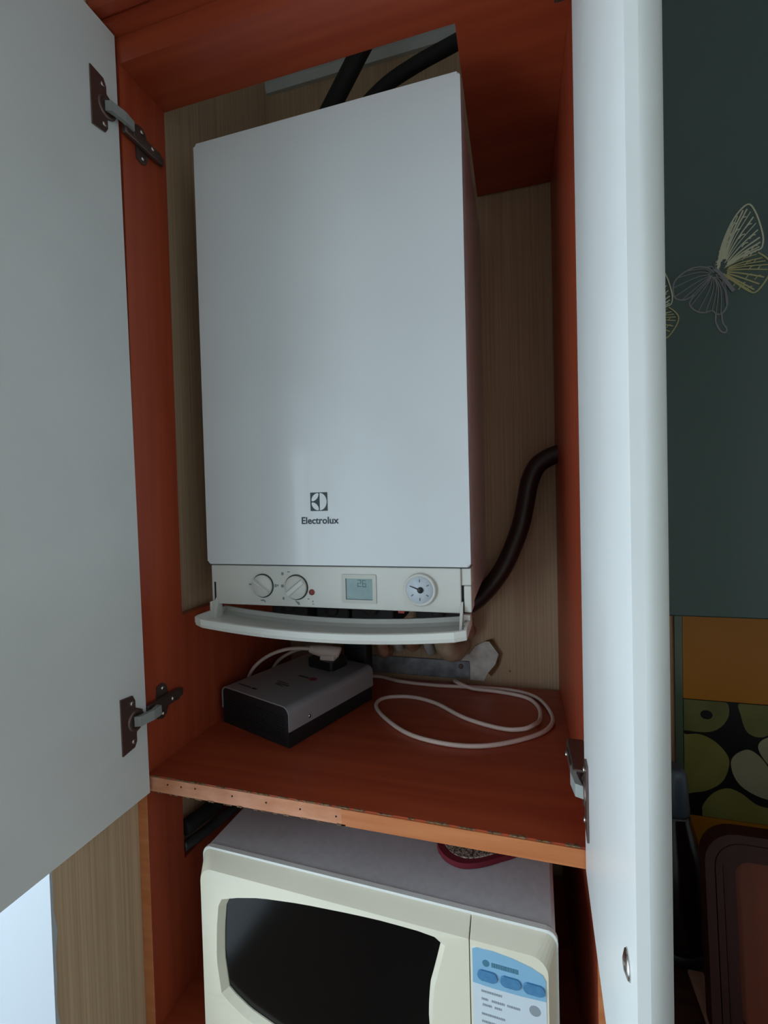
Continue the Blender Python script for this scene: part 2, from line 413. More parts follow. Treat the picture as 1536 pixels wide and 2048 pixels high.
# right door, opened a little short of square; its outer arris is rounded
b = B()
n_ = 18; ro = .0125
out = [(0, -.0045), (0, -.288)]
out += [(.0185 - ro + ro * math.sin(R(90 * i / n_)), -.288 + ro - ro * math.cos(R(90 * i / n_)) - .0) for i in range(n_ + 1)]
out += [(.0185, -.0045)]
prism(b, out, 2, DZ0, DZ1)
for f in b.faces:
    c_ = f.calc_center_median(); nn_ = f.normal; f.normal_update()
    f.smooth = abs(f.normal.z) < .5 and abs(f.normal.x) > .02 and abs(f.normal.y) > .02
rd = obj('door', b, 'white_laminate', cab, world=False)
rd.location = Vector((.5848, 0, 0)) - cab.location
rd.rotation_euler = (0, 0, R(-2.4))
for zc in (.985, .083):
    b = B(); hinge(b, -1, zc, 0, 0); obj('hinge', b, ['steel_dark', 'arm_grey', 'steel'], rd, world=False)
for zc in (.985, .083):
    b = B(); mount(b, -1, zc, W, .012); obj('hinge_mount', b, ['steel_dark', 'arm_grey', 'steel'], rpo)
b = B(); lathe(b, [(.0075, 0), (.0068, .0012), (.003, .0026), (.0004, .0028)], 20, M=Matrix.Translation((0, -.263, .131)) @ Matrix.Rotation(R(-90), 4, 'Y'))
o = obj('handle_screw', b, 'steel', rd, world=False)

# ------------------------------------------------------------------ gas boiler
BX0, BX1, BY, BZ0, BZ1 = .0494, .4594, .088, .2974, .9477
bo = thing('gas_boiler', 'white wall-hung gas boiler with control panel and open flap inside the cupboard', 'boiler', ((BX0 + BX1) / 2, .3, .235))
b = B(); box(b, BX0 + .004, BX1 - .0025, .128, YB - .0005, .237, BZ1 - .006, .002, 1); obj('casing', b, 'boiler_white', bo)
b = B()
prism(b, rrect(BX0, BX1, BZ0, BZ1, .0045), 1, BY, .126, bev=.003)
cover = obj('front_cover', b, 'boiler_white', bo)
yl = BY - .0003
b = B()    # square emblem: dark field, pale half disc and two petals
ex, ez, hs = .2425, .3907, .0135
box(b, ex - hs, ex + hs, yl - .0001, BY + .0004, ez - hs, ez + hs, mi=0)
rr_ = hs * .93
prism(b, [(ex + .0015 + .001 * 0 + rr_ * .86 * math.cos(R(a)), ez + rr_ * math.sin(R(a))) for a in range(-90, 91, 10)], 1, yl - .0004, yl, 1)
def lens(p, q, w_):
    P, Q = Vector(p), Vector(q); m_ = (P + Q) / 2; d = (Q - P) / 2; nn = Vector((-d.y, d.x)).normalized() * w_
    return [tuple(m_ + d * math.cos(a) + nn * math.sin(a) * abs(math.sin(a)) ** .3) for a in (R(18 * i) for i in range(20))]
prism(b, lens((ex - hs * .82, ez + .0012), (ex - .0006, ez + rr_ * .97), .0036), 1, yl - .0004, yl, 1)
prism(b, lens((ex - hs * .82, ez - .0012), (ex - .0006, ez - rr_ * .97), .0036), 1, yl - .0004, yl, 1)
obj('emblem', b, ['ink', 'boiler_white'], cover)
b = B(); text(b, 'Electrolux', .0142, at(.2428, yl, .3628), bold=.00028); obj('brand_lettering', b, 'ink', cover)
# control panel
PY = .0895
b = B(); box(b, .0545, .4455, PY, .13, .2345, .2955, .001, 1); panel = obj('control_panel', b, 'plastic_white', bo)
b = B(); box(b, .4455, .459, PY + .0035, .13, .272, .2955, .0008, 1); box(b, .4495, .4592, PY - .0005, .13, .2365, .272, .0008, 1); obj('end_strip', b, 'plastic_white', panel)
b = B(); box(b, .4454, .4498, PY + .006, .12, .236, .272); obj('flap_slot', b, 'black', panel)
b = B(); box(b, .0592, .0622, PY - .0002, PY + .002, .2405, .2690); obj('flap_slot', b, 'black', panel)
b = B(); box(b, .0565, .4575, PY + .003, .12, .2948, .2976); obj('panel_seam', b, 'seam', panel)
def knob(x, z, r, ang, bar):
    b = B(); lathe(b, [(r + .0012, .0001), (r + .0012, .0006), (r, .0007), (r - .0002, .0002)], 36, 1, M=at(x, PY, z))
    lathe(b, [(r - .0006, 0), (r - .0006, .004), (r - .0016, .0052), (.0004, .0055)], 36, 0, M=at(x, PY, z))
    Mx = Matrix.Translation((x, PY, z)) @ Matrix.Rotation(ang, 4, 'Y')
    box(b, -r * .92, r * .92, -.0085, -.005, -bar, bar, .0008, 1, 0, M=Mx)
    box(b, -r * .8, r * .95, -.00865, -.0084, bar * .55, bar * .75, 0, 1, 2, M=Mx)
    k = obj('knob', b, ['plastic_white', 'seam', 'ink_soft'], bo)
knob(.1453, .2650, .0172, R(35), .0022)
knob(.2014, .2640, .0180, R(-38), .0042)
b = B()    # small printed symbols around the knobs
for x, z, sx, sz in ((.1235, .2665, .003, .0014), (.1668, .2655, .0026, .0026), (.1705, .266, .0016, .0016), (.1782, .2652, .003, .0024), (.1788, .2838, .0028, .0024), (.189, .2868, .003, .0008), (.1795, .2465, .0024, .0022), (.2205, .247, .0018, .001), (.2275, .2435, .0012, .0016), (.2278, .2395, .0018, .0008)):
    prism(b, [(x + sx * math.cos(R(a)) * (1 if a % 90 else .7), z + sz * math.sin(R(a))) for a in range(0, 360, 45)], 1, PY - .0002, PY, 0)
prism(b, [(.1405, .2430), (.1438, .2440), (.148, .2430), (.1495, .2398), (.1478, .2398), (.146, .2415), (.1432, .2415), (.1405, .2418)], 1, PY - .0002, PY, 0)
prism(b, [(.199, .2445), (.202, .243), (.2055, .2418), (.2068, .238), (.2035, .2375), (.2015, .2402), (.1995, .2418)], 1, PY - .0002, PY, 0)
obj('panel_symbols', b, 'ink_soft', panel)['kind'] = 'stuff'
b = B(); lathe(b, [(.0044, 0), (.0044, .001), (.003, .0022), (.0003, .0026)], 20, M=at(.2263, PY, .2572)); obj('indicator_light', b, 'red_dull', bo)
b = B(); prism(b, rrect(.2745, .3262, .2435, .2850, .001), 1, PY - .0016, PY, bev=.0004)
dis = obj('display', b, 'plastic_tray', bo)
b = B(); box(b, .2815, .3205, PY - .0019, PY - .0014, .2495, .2788); obj('screen', b, 'lcd', dis)
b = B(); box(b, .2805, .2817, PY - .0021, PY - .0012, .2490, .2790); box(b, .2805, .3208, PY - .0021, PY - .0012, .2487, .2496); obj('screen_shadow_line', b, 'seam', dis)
b = B()
def seg7(bm, ch, x, z, w_, h_, y0, y1):
    S = {'2': 'abged', '6': 'afgedc', '0': 'abcdef'}[ch]; t = w_ * .16; sl = .0
    G = {'a': (x, x + w_, z + h_ - t, z + h_), 'd': (x, x + w_, z, z + t), 'g': (x, x + w_, z + h_ / 2 - t / 2, z + h_ / 2 + t / 2),
         'f': (x, x + t, z + h_ / 2, z + h_), 'b': (x + w_ - t, x + w_, z + h_ / 2, z + h_), 'e': (x, x + t, z, z + h_ / 2), 'c': (x + w_ - t, x + w_, z, z + h_ / 2)}
    for k in S:
        a = G[k]; box(bm, a[0], a[1], y0, y1, a[2], a[3])
seg7(b, '2', .2985, .2675, .0055, .0100, PY - .0021, PY - .0018); seg7(b, '6', .3060, .2672, .0055, .0100, PY - .0021, PY - .0018)
obj('digits', b, 'lcd_digit', dis)
b = B(); gx, gz, gr = .3895, .2655, .0218
lathe(b, [(gr + .001, 0), (gr + .001, .003), (gr, .0052), (gr - .0018, .0056), (gr - .003, .0036), (.001, .0035)], 44, M=at(gx, PY, gz)); ga = obj('pressure_gauge', b, 'plastic_white', bo)
b = B(); lathe(b, [(gr - .003, .0033), (gr - .003, .0037), (.0005, .0038)], 44, M=at(gx, PY, gz)); obj('dial', b, 'dial', ga)
b = B()
for a in (90, 30, -35, -90, 215):
    Mx = Matrix.Translation((gx, PY - .0038, gz)) @ Matrix.Rotation(R(-a), 4, 'Y'); box(b, gr * .5, gr * .68, -.0003, 0, -.0005, .0005, M=Mx)
obj('dial_marks', b, 'ink', ga)
b = B(); Mx = Matrix.Translation((gx + .001, PY - .0042, gz)) @ Matrix.Rotation(R(-160), 4, 'Y')
prism(b, [(0, -.0011), (gr * .72, -.0005), (gr * .72, .0005), (0, .0011)], 1, -.0006, 0, M=Mx); lathe(b, [(.0042, .0036), (.0042, .0062), (.0034, .0068), (.0003, .0069)], 24, M=at(gx + .001, PY, gz)); obj('needle', b, 'black', ga)
# fold-down flap: a bowed tray with raised rims
def flap_mesh():
    b = B(); t = bmesh.new(); nx, bow = 28, .0125; fx0, fx1 = .0575, .4560
    prof = [(.118, .0055), (.118, -.003), (.114, -.008), (.052, -.009), (.0445, -.0105), (.0395, -.0085), (.0372, -.0035), (.0368, .0045), (.0400, .0052), (.0420, -.0015), (.048, -.0045), (.106, -.0045), (.1135, -.001), (.1150, .0055)]
    rows = []
    for i in range(nx + 1):
        u = i / nx; x = fx0 + (fx1 - fx0) * u; dz = -bow * (1 - (2 * u - 1) ** 2)
        e = min(u, 1 - u) * (fx1 - fx0); pull = .006 * max(0, 1 - e / .012) ** 2
        rows.append([t.verts.new((x, (y + pull if y < .06 else y), .2205 + z + dz)) for y, z in prof])
    n = len(prof)
    for a, c in zip(rows, rows[1:]):
        for j in range(n):
            f = t.faces.new((a[j], a[(j + 1) % n], c[(j + 1) % n], c[j])); f.smooth = False
    t.faces.new(rows[0]); t.faces.new(rows[-1][::-1]); join(b, t)
    for xa, xb in ((fx0 - .0006, fx0 + .003), (fx1 - .003, fx1 + .0006)):
        prism(b, [(.117, .2125), (.117, .2255), (.05, .2262), (.0450, .2250), (.0435, .2180), (.046, .2120)], 0, xa, xb)
    return b
flap = obj('flap', flap_mesh(), 'plastic_white', bo)
b = B(); box(b, .0575, .0615, .078, .096, .214, .2400, .001, 1); prism(b, [(.080, .214), (.098, .214), (.097, .242), (.091, .2465), (.087, .241)], 0, .0615, .0670); obj('hinge_arm', b, 'plastic_white', flap)
b = B(); prism(b, [(.062, .211), (.070, .210), (.092, .234), (.094, .250), (.088, .250)], 0, .4445, .448); box(b, .448, .4575, .085, .1, .226, .2335, .0008, 1); box(b, .449, .457, .075, .095, .2185, .2250, .0008, 1); obj('hinge_arm', b, 'plastic_white', flap)
b = B(); box(b, .06, .452, .100, YB - .004, .2335, .2365); obj('dark_gap_plate', b, 'matte_black', bo)  # black sheet in place of the dark hollow under the open casing
# connection pipes under the boiler
def pipe(pts, r, m, k=6):
    b = B(); tube(b, pts, r, 14, k); return obj('pipe', b, m, bo)
p = pipe([(.236, .40, .235), (.236, .402, .12), (.238, .41, .07), (.24, .446, .058)], .013, 'copper')
p = pipe([(.268, .41, .235), (.268, .41, .11), (.270, .425, .075), (.27, .446, .07)], .009, 'pipe_white')
p = pipe([(.300, .395, .235), (.300, .397, .12), (.303, .41, .085), (.303, .446, .078)], .0125, 'copper')
p = pipe([(.335, .41, .235), (.335, .41, .11), (.338, .43, .07), (.338, .446, .066)], .010, 'pipe_white')
p = pipe([(.372, .375, .235), (.372, .377, .14), (.378, .388, .092), (.392, .41, .078), (.40, .447, .085)], .0215, 'pipe_cream')
p = pipe([(.415, .40, .235), (.415, .402, .15), (.416, .415, .12), (.418, .446, .112)], .016, 'copper')
for x, y, r in ((.236, .40, .017), (.300, .395, .0165), (.372, .375, .026)):
    b = B(); lathe(b, [(r, 0), (r, .018)], 6, M=Matrix.Translation((x, y, .15))); obj('union_nut', b, 'pipe_cream', bo)
b = B(); box(b, .322, .348, .180, .215, .2140, .2330, .004); box(b, .330, .340, .195, .205, .205, .236); obj('valve_handle', b, 'red', bo)
b = B(); tube(b, [(.28 + .008 * math.cos(i * 1.3), .2 + .0035 * i, .222 + .004 * math.sin(i * 1.3)) for i in range(26)], .0016, 6, 3); obj('coiled_wire', b, 'ink_soft', bo)
for x0, x1, y0, z0 in ((.095, .165, .20, .175), (.172, .235, .22, .165), (.242, .318, .21, .172), (.352, .43, .23, .168)):
    b = B(); box(b, x0, x1, y0, .33, z0, .2334, .004); lathe(b, [(.012, 0), (.012, .006), (.008, .009), (.001, .01)], 16, M=at((x0 + x1) / 2, y0, z0 + .035)); obj('dark_filler_block', b, 'matte_black', bo)  # black blocks added to keep the gap behind the flap dark
# mounting strip on the wall
b = B(); box(b, .19, .418, YB - .006, YB - .0006, .008, .046, .001, 1)
br = tag(obj('mounting_strip', b, 'zinc', loc=(.3, YB - .003, .008)), 'grey galvanised metal strip screwed low on the wall behind the coiled cord', 'bracket')
b = B(); lathe(b, [(.0052, 0), (.0045, .0018), (.002, .002), (.0004, .0012)], 16, M=at(.3995, YB - .006, .0345)); obj('screw', b, 'steel_dark', br)

# ------------------------------------------------------------------ hoses
b = B(); tube(b, [(.640, .40, .470), (.600, .40, .470), (.578, .40, .463), (.558, .40, .448), (.545, .40, .42), (.5375, .40, .385), (.528, .40, .34), (.513, .40, .297), (.492, .40, .252), (.468, .40, .217), (.444, .402, .190), (.425, .405, .175)], .0172, 16, 7)
tag(obj('brown_hose', b, 'hose_brown', loc=(.425, .405, .158)), 'thick dark brown rubber hose curving down between boiler and right cupboard side', 'hose')
b = B(); tube(b, [(.075, .30, .95), (.12, .30, 1.02), (.165, .30, 1.089), (.2085, .30, 1.151), (.2573, .30, 1.222), (.30, .305, 1.29), (.33, .31, 1.36), (.34, .315, 1.415)], .0165, 14, 6)
tag(obj('black_pipe', b, 'matte_black', loc=(.075, .3, .945)), 'black pipe rising above the boiler top, left of the slanting one', 'pipe')
b = B(); tube(b, [(.16, .34, .95), (.175, .34, 1.06), (.225, .33, 1.120), (.294, .31, 1.152), (.36, .30, 1.168), (.4333, .30, 1.1865), (.50, .30, 1.205), (.58, .30, 1.225)], .0125, 14, 6)
tag(obj('black_pipe', b, 'matte_black', loc=(.16, .34, .945)), 'thin black pipe slanting to upper right above the boiler top', 'pipe')
b = B(); tube(b, [(-.005, .074, -.1565), (.003, .098, -.157), (.012, .134, -.156), (.026, .168, -.149), (.048, .25, -.140), (.058, .40, -.132)], .0085, 12, 6)
tag(obj('drain_hose', b, 'rubber', loc=(-.005, .074, -.165)), 'slim dark grey hose under the shelf at left, below the thicker black one', 'hose')
b = B(); tube(b, [(-.003, .076, -.128), (.004, .100, -.126), (.014, .136, -.122), (.028, .172, -.112), (.05, .25, -.095), (.062, .40, -.085)], .0125, 12, 6)
tag(obj('drain_hose', b, 'matte_black', loc=(-.003, .076, -.14)), 'thick black hose close under the shelf at left, above a grey one', 'hose')

# ------------------------------------------------------------------ inverter on the shelf
IA = R(-19.5)
inv = thing('power_inverter', 'silver and black box-shaped power inverter with perforated end on the red shelf', 'inverter', (.172, .108, SH1), IA)
IW, IL, IH = .171, .2185, .066     # local: x from -IW to 0, y from 0 to IL
b = B(); prism(b, [(-.0022, .0008), (-.0022, .026)] + rrect(-IW + .0022, -.0022, .02, IH - .0025, .0105)[:14] + [(-IW + .0022, .026), (-IW + .0022, .0008)], 1, .0015, IL - .0015); obj('base', b, 'charcoal', inv, world=False)
b = B(); n_ = 7; ro = .0125; zb = .027
o_ = [(0, zb)] + [(-ro + ro * math.cos(R(90 * i / n_)), IH - ro + ro * math.sin(R(90 * i / n_))) for i in range(n_ + 1)] + [(-IW + ro - ro * math.sin(R(90 * i / n_)), IH - ro + ro * math.cos(R(90 * i / n_))) for i in range(n_ + 1)] + [(-IW, zb)]
i_ = [(x * 1 if False else (x + IW / 2) * (1 - .0036 / IW) - IW / 2, z - .0018 if z > zb else z) for x, z in o_]
prism(b, o_ + i_[::-1], 1, 0, IL, smooth=False)
obj('shell', b, 'silver_shell', inv, world=False)
b = B()    # perforated end: rows of raised hexagonal cells
zr = 0; z = .012
while z < .052:
    x = -IW + .012 + (.0026 if zr % 2 else 0)
    while x < -.012:
        prism(b, [(x + .0017 * math.cos(R(a)), z + .0017 * math.sin(R(a))) for a in range(30, 390, 60)], 1, .0008, .0018, 0); x += .0052
    z += .0045; zr += 1
g = obj('vent_holes', b, 'grille_hole', inv, world=False); g['kind'] = 'stuff'
b = B(); lathe(b, [(.0032, 0), (.0028, .0012), (.0004, .0016)], 14, M=Matrix.Translation((0, .045, .036)) @ Matrix.Rotation(R(90), 4, 'Y')); obj('screw', b, 'steel', inv, world=False)
b = B(); prism(b, rrect(-.108, -.045, .150, .200, .006), 2, IH, IH + .017, bev=.0015); obj('socket', b, 'black', inv, world=False)
b = B()
for x0, x1, y0, y1 in ((-.150, -.118, .020, .0235), (-.114, -.102, .0195, .024), (-.100, -.072, .066, .0685), (-.096, -.066, .060, .0625), (-.092, -.074, .054, .0565), (-.086, -.062, .104, .1085)):
    x = x0
    while x < x1:
        wd = random.uniform(.0012, .003); box(b, x, min(x + wd, x1), y0, y1, IH, IH + .0002); x += wd + .0008
obj('printed_lines', b, 'charcoal', inv, world=False)['kind'] = 'stuff'
b = B(); prism(b, [(-.051 + .0085 * math.cos(R(a)), .1065 + .0085 * math.sin(R(a)) * .8) for a in range(0, 360, 20)], 2, IH, IH + .0003); obj('printed_badge', b, 'red_dull', inv, world=False)

# black adapter standing behind the inverter
ad = thing('power_adapter', 'black plug-in adapter block standing behind the silver inverter', 'adapter', (.195, .372, SH1))
b = B(); prism(b, rrect(.170, .221, .352, .392, .006), 2, SH1, .112, bev=.002); obj('body', b, 'charcoal', ad)
b = B(); box(b, .176, .2145, .3512, .3525, .03, .09, .0004, 1); obj('faceplate', b, 'black', ad)

# white cord with plug ---------------------------------------------------
pc = thing('electric_cable', 'cream white mains cord coiled on the red shelf with its plug in the inverter socket', 'cord', (.42, .28, SH1))
b = B(); tube(b, [(.128, .283, .106), (.140, .284, .104), (.160, .286, .1025), (.182, .288, .101), (.188, .289, .099)], lambda t: .007 + .0045 * min(1, t * 2.4) - .003 * max(0, t - .85) / .15, 12, 5)
box(b, .150, .180, .277, .299, .082, .100, .003)
obj('plug', b, 'cord', pc)
b = B()
tube(b, [(.130, .283, .106), (.108, .28, .1065), (.078, .275, .1035), (.05, .266, .094), (.026, .257, .077), (.0115, .252, .055), (.008, .25, .03), (.009, .262, .0095), (.016, .285, .0095), (.020, .31, .02), (.022, .322, .043), (.034, .337, .062), (.066, .358, .077), (.105, .375, .081), (.14, .388, .07), (.17, .405, .036), (.195, .415, .012), (.235, .417, .0085), (.2762, .4026, .0083), (.3517, .3971, .0083), (.4414, .4045, .0083), (.5093, .4027, .0083), (.5521, .3758, .0083), (.5721, .3109, .0083), (.5646, .2634, .0083), (.5331, .2238, .0083),
         (.4733, .1847, .0083), (.4131, .1737, .0083), (.3458, .190, .0083), (.2903, .2365, .0083), (.2603, .281, .0083), (.2677, .3165, .0083), (.3139, .3314, .0083), (.3655, .3154, .0083), (.427, .2667, .0083), (.4865, .2432, .0083), (.5207, .2402, .012), (.5393, .2532, .0145), (.5513, .2879, .0095), (.5510, .3379, .0083), (.5307, .3753, .0083), (.482, .3915, .0083), (.43, .3905, .011), (.40, .401, .0155), (.39, .418, .012), (.388, .428, .009)], .0036, 10, 9)
obj('cable', b, 'cord', pc)

# ------------------------------------------------------------------ microwave
MA = R(-2.2)
mw = thing('microwave', 'cream microwave oven with dark window and blue button panel under the shelf', 'microwave', (.086, .010, -.3765), MA)
MH, MW, FD = .2865, .4683, .022    # local: lip of the shell at y = 0, z = MH
b = B(); box(b, .004, MW - .002, .001, .36, .012, MH, .004, 2); obj('shell', b, 'mw_shell', mw, world=False)
b = B(); prism(b, rrect(-.0005, MW + .0005, .008, MH + .0018, .012), 1, -.0024, .004, bev=.0010); obj('front_lip', b, 'lip_highlight', mw, world=False)  # paler than the shell, to paint in the light caught along the lip
SX = .374; ins = .013
def hit(loop, c, a):
    """outermost point of an outline along the ray from c at angle a"""
    d = Vector((math.cos(a), math.sin(a))); best = None; L = len(loop)
    for j in range(L):
        p, q = Vector(loop[j]) - Vector(c), Vector(loop[(j + 1) % L]) - Vector(c); e = q - p
        den = d.x * e.y - d.y * e.x
        if abs(den) < 1e-12: continue
        t = (p.x * e.y - p.y * e.x) / den; s = (p.x * d.y - p.y * d.x) / den
        if t > 0 and -1e-6 <= s <= 1 + 1e-6 and (best is None or t > best): best = t
    return (c[0] + d.x * best, c[1] + d.y * best)
def dense(loop, k=5):
    out = []
    for j in range(len(loop)):
        p, q = Vector(loop[j]), Vector(loop[(j + 1) % len(loop)])
        kk = 14 if j % 7 == 6 else 1
        out += [tuple(p.lerp(q, i / kk)) for i in range(kk)]
    return out
def bridge(t, A, ya, Bl, yb, mi=0):
    va = [t.verts.new((p[0], ya, p[1])) for p in A]; vb = [t.verts.new((p[0], yb, p[1])) for p in Bl]
    n = len(A)
    for i in range(n):
        f = t.faces.new((va[i], va[(i + 1) % n], vb[(i + 1) % n], vb[i])); f.material_index = mi
    return va, vb
def half_rr(x0, x1, z0, z1, rl, rr, n=6):
    out = []
    for cx, cz, a0, r in ((x1 - rr, z1 - rr, 0, rr), (x0 + rl, z1 - rl, 90, rl), (x0 + rl, z0 + rl, 180, rl), (x1 - rr, z0 + rr, 270, rr)):
        for i in range(n + 1):
            a = R(a0 + 90 * i / n); out.append((cx + r * math.cos(a), cz + r * math.sin(a)))
    return out
# door: bevelled frame round an arched window
z_ = lambda d: MH + d
winl = [(.0475, z_(-.0528)), (.075, z_(-.0440)), (.1092, z_(-.0359)), (.1668, z_(-.029)), (.2339, z_(-.0245)), (.2718, z_(-.0230)), (.314, z_(-.0235)), (.342, z_(-.0265)), (.3341, z_(-.0582)), (.3271, z_(-.0836)), (.3245, z_(-.1177)), (.326, z_(-.15)), (.331, z_(-.18)), (.338, z_(-.205)),
        (.30, z_(-.2145)), (.25, z_(-.219)), (.19, z_(-.2185)), (.13, z_(-.21)), (.0808, z_(-.1951)), (.0471, z_(-.1764)), (.0411, z_(-.1325)), (.0428, z_(-.0913))]
cc = (.19, z_(-.12)); NS = 96
back = dense(half_rr(.0005, SX, .010, MH - .0002, .012, .001))
front = dense(half_rr(ins * .8, SX, .018, MH - ins, .018, .001))
wl = [hit(winl, cc, math.atan2(z - cc[1], x - cc[0])) for x, z in front]; wo = [(cc[0] + (x - cc[0]) * 1.045, cc[1] + (z - cc[1]) * 1.06) for x, z in wl]
t = bmesh.new()
bridge(t, back, -.0006, front, -FD); bridge(t, front, -FD, wo, -FD - .002); bridge(t, wo, -FD - .002, wl, -FD + .006); bridge(t, wl, -FD + .006, wl, -.004)
bridge(t, back, -.0006, wl, -.004)
bmesh.ops.remove_doubles(t, verts=list(t.verts), dist=1e-5)
b = B(); join(b, t); mdoor = obj('door', b, 'mw_cream', mw, world=False)
b = B(); prism(b, [(cc[0] + (x - cc[0]) * .999, cc[1] + (z - cc[1]) * .999) for x, z in wl], 1, -FD + .0075, -FD + .011); obj('window_glass', b, 'mw_glass', mdoor, world=False)
# control panel
cp = (.42, z_(-.14))
back = dense(half_rr(SX + .0012, MW - .0005, .010, MH - .0002, .001, .012)); front = dense(half_rr(SX + .0012, MW - ins * .8, .018, MH - ins, .001, .018))
t = bmesh.new(); va, vb = bridge(t, back, -.0006, front, -FD); t.faces.new(va[::-1]); t.faces.new(vb); bmesh.ops.remove_doubles(t, verts=list(t.verts), dist=1e-6)
b = B(); join(b, t); mp_ = obj('control_panel', b, 'mw_cream', mw, world=False)
b = B(); prism(b, [(.3775, .03), (.4555, .03), (.4555, z_(-.037)), (.452, z_(-.0305)), (.440, z_(-.0255)), (.42, z_(-.0210)), (.40, z_(-.0190)), (.382, z_(-.0195)), (.3775, z_(-.022))], 1, -FD - .0005, -FD); obj('label_sheet', b, 'mw_label', mp_, world=False)
b = B(); prism(b, [(.3778, z_(-.0600)), (.40, z_(-.0610)), (.43, z_(-.0605)), (.4552, z_(-.0590)), (.4552, z_(-.037)), (.452, z_(-.0308)), (.440, z_(-.0258)), (.42, z_(-.0213)), (.40, z_(-.0193)), (.382, z_(-.0198)), (.3778, z_(-.022))], 1, -FD - .0008, -FD - .0005); obj('blue_field', b, 'mw_blue', mp_, world=False)
b = B(); lathe(b, [(.0038, 0), (.0038, .0003)], 20, M=at(.3925, -FD - .0008, z_(-.0345)))
x = .3985
while x < .4270:
    wd = random.uniform(.0012, .0026); box(b, x, min(x + wd, .427), -FD - .0011, -FD - .0008, z_(-.0372), z_(-.0322)); x += wd + .0005
obj('logo_print', b, 'mw_ink', mp_, world=False)
for x0, x1 in ((.3832, .4043), (.4078, .4293), (.4318, .4537)):
    b = B(); prism(b, rrect(x0, x1, z_(-.0540), z_(-.0425), .0045), 1, -FD - .0026, -FD - .0008, bev=.0008); obj('button', b, 'mw_button', mp_, world=False)
b = B()
for z, x0, x1 in ((-.0672, .387, .409), (-.0760, .387, .394), (-.0760, .398, .412), (-.0760, .4145, .428), (-.0825, .388, .398), (-.0825, .401, .409), (-.0930, .387, .412), (-.1015, .387, .405)):
    x = x0
    while x < x1:
        wd = random.uniform(.001, .0022); box(b, x, min(x + wd, x1), -FD - .0008, -FD - .0005, z_(z - .0012), z_(z + .0012)); x += wd + .0005
lathe(b, [(.0058, 0), (.0058, .0003)], 20, M=at(.4435, -FD - .0005, z_(-.0725)))
obj('printed_lines', b, 'mw_grey_ink', mp_, world=False)['kind'] = 'stuff'
for x in (.05, .42):
    for y in (.04, .32):
        b = B(); lathe(b, [(.012, -.0003), (.012, .0125)], 14, M=Matrix.Translation((x, y, 0))); obj('foot', b, 'matte_black', mw, world=False)

# patterned pot holder on the microwave
ph = thing('pot_holder', 'burgundy-edged pot holder with speckled knit centre on top of the microwave', 'pot holder', (.47, .125, -.0885))
def blob(k, z0, z1):
    pts = [(.4054, .0874), (.4130, .0690), (.4254, .0580), (.4435, .0537), (.4651, .0605), (.4898, .0760), (.5150, .0950), (.530, .125), (.525, .165), (.49, .19), (.44, .185), (.408, .15)]
    c = Vector((.465, .12, 0)); P = catmull([c + (Vector((x, y, 0)) - c) * k for x, y in pts], 5, True)
    return [(p.x, p.y) for p in P], z0, z1
zt = -.0889
b = B(); q, z0, z1 = blob(1, zt, zt + .0075); prism(b, q, 2, z0, z1, bev=.002, smooth=True); obj('border', b, 'burgundy', ph)
b = B(); q, z0, z1 = blob(.86, zt + .0074, zt + .0090); prism(b, q, 2, z0, z1); obj('knit_centre', b, 'knit', ph)

# ------------------------------------------------------------------ kitchen side, right of the open door
bc = thing('base_cabinet', 'dark base cabinet under the brown worktop beyond the open right door', 'cabinet', (1.1, .17, FLOOR))
b = B(); box(b, .62, 1.46, -.09, .44, FLOOR, -.399); obj('body', b, 'dark_wood', bc)
for k in range(2):
    b = B(); box(b, .63 + k * .41, 1.035 + k * .41, -.108, -.0905, FLOOR + .1, -.41, .002); obj('door', b, 'red_wood', bc)
b = B(); box(b, .615, 1.48, -.13, .447, -.3985, -.36, .006)
tag(obj('worktop', b, 'worktop_brown', loc=(1.1, .16, -.3985)), 'dark brown kitchen worktop beyond the open right door', 'worktop')
wc = thing('wall_cabinet', 'dark green glossy wall cabinet printed with white butterflies, right of the open door', 'cabinet', (1.1, .28, .24))
b = B(); box(b, .625, 1.48, .122, .445, .242, 1.3); obj('body', b, 'cherry_v', wc)
b = B(); box(b, .625, 1.10, .1, .121, .2395, 1.3, .0015, 1); wd_ = obj('door', b, 'cabinet_green', wc)
b = B(); box(b, 1.103, 1.48, .1, .121, .2395, 1.3, .0015, 1); obj('door', b, 'cabinet_green', wc)
STK = [0]
def stroke(bm, pts, wd, y, mi=0, k=6, closed=False):
    P = catmull([(x, 0, z) for x, z in pts], k, closed)
    if closed: P.append(P[0])
    STK[0] += 1.2e-5; y -= STK[0] % .0006
    t = bmesh.new(); prev = None
    for i, p in enumerate(P):
        tg = (P[min(i + 1, len(P) - 1)] - P[max(i - 1, 0)]).normalized(); nn = Vector((-tg.z, 0, tg.x)) * wd / 2
        cur = [t.verts.new((p.x + nn.x * s, yy, p.z + nn.z * s)) for s, yy in ((1, y), (-1, y), (-1, y + .0003), (1, y + .0003))]
        if prev:
            for j in range(4):
                t.faces.new((prev[j], prev[(j + 1) % 4], cur[(j + 1) % 4], cur[j]))
        prev = cur
    join(bm, t, mi)
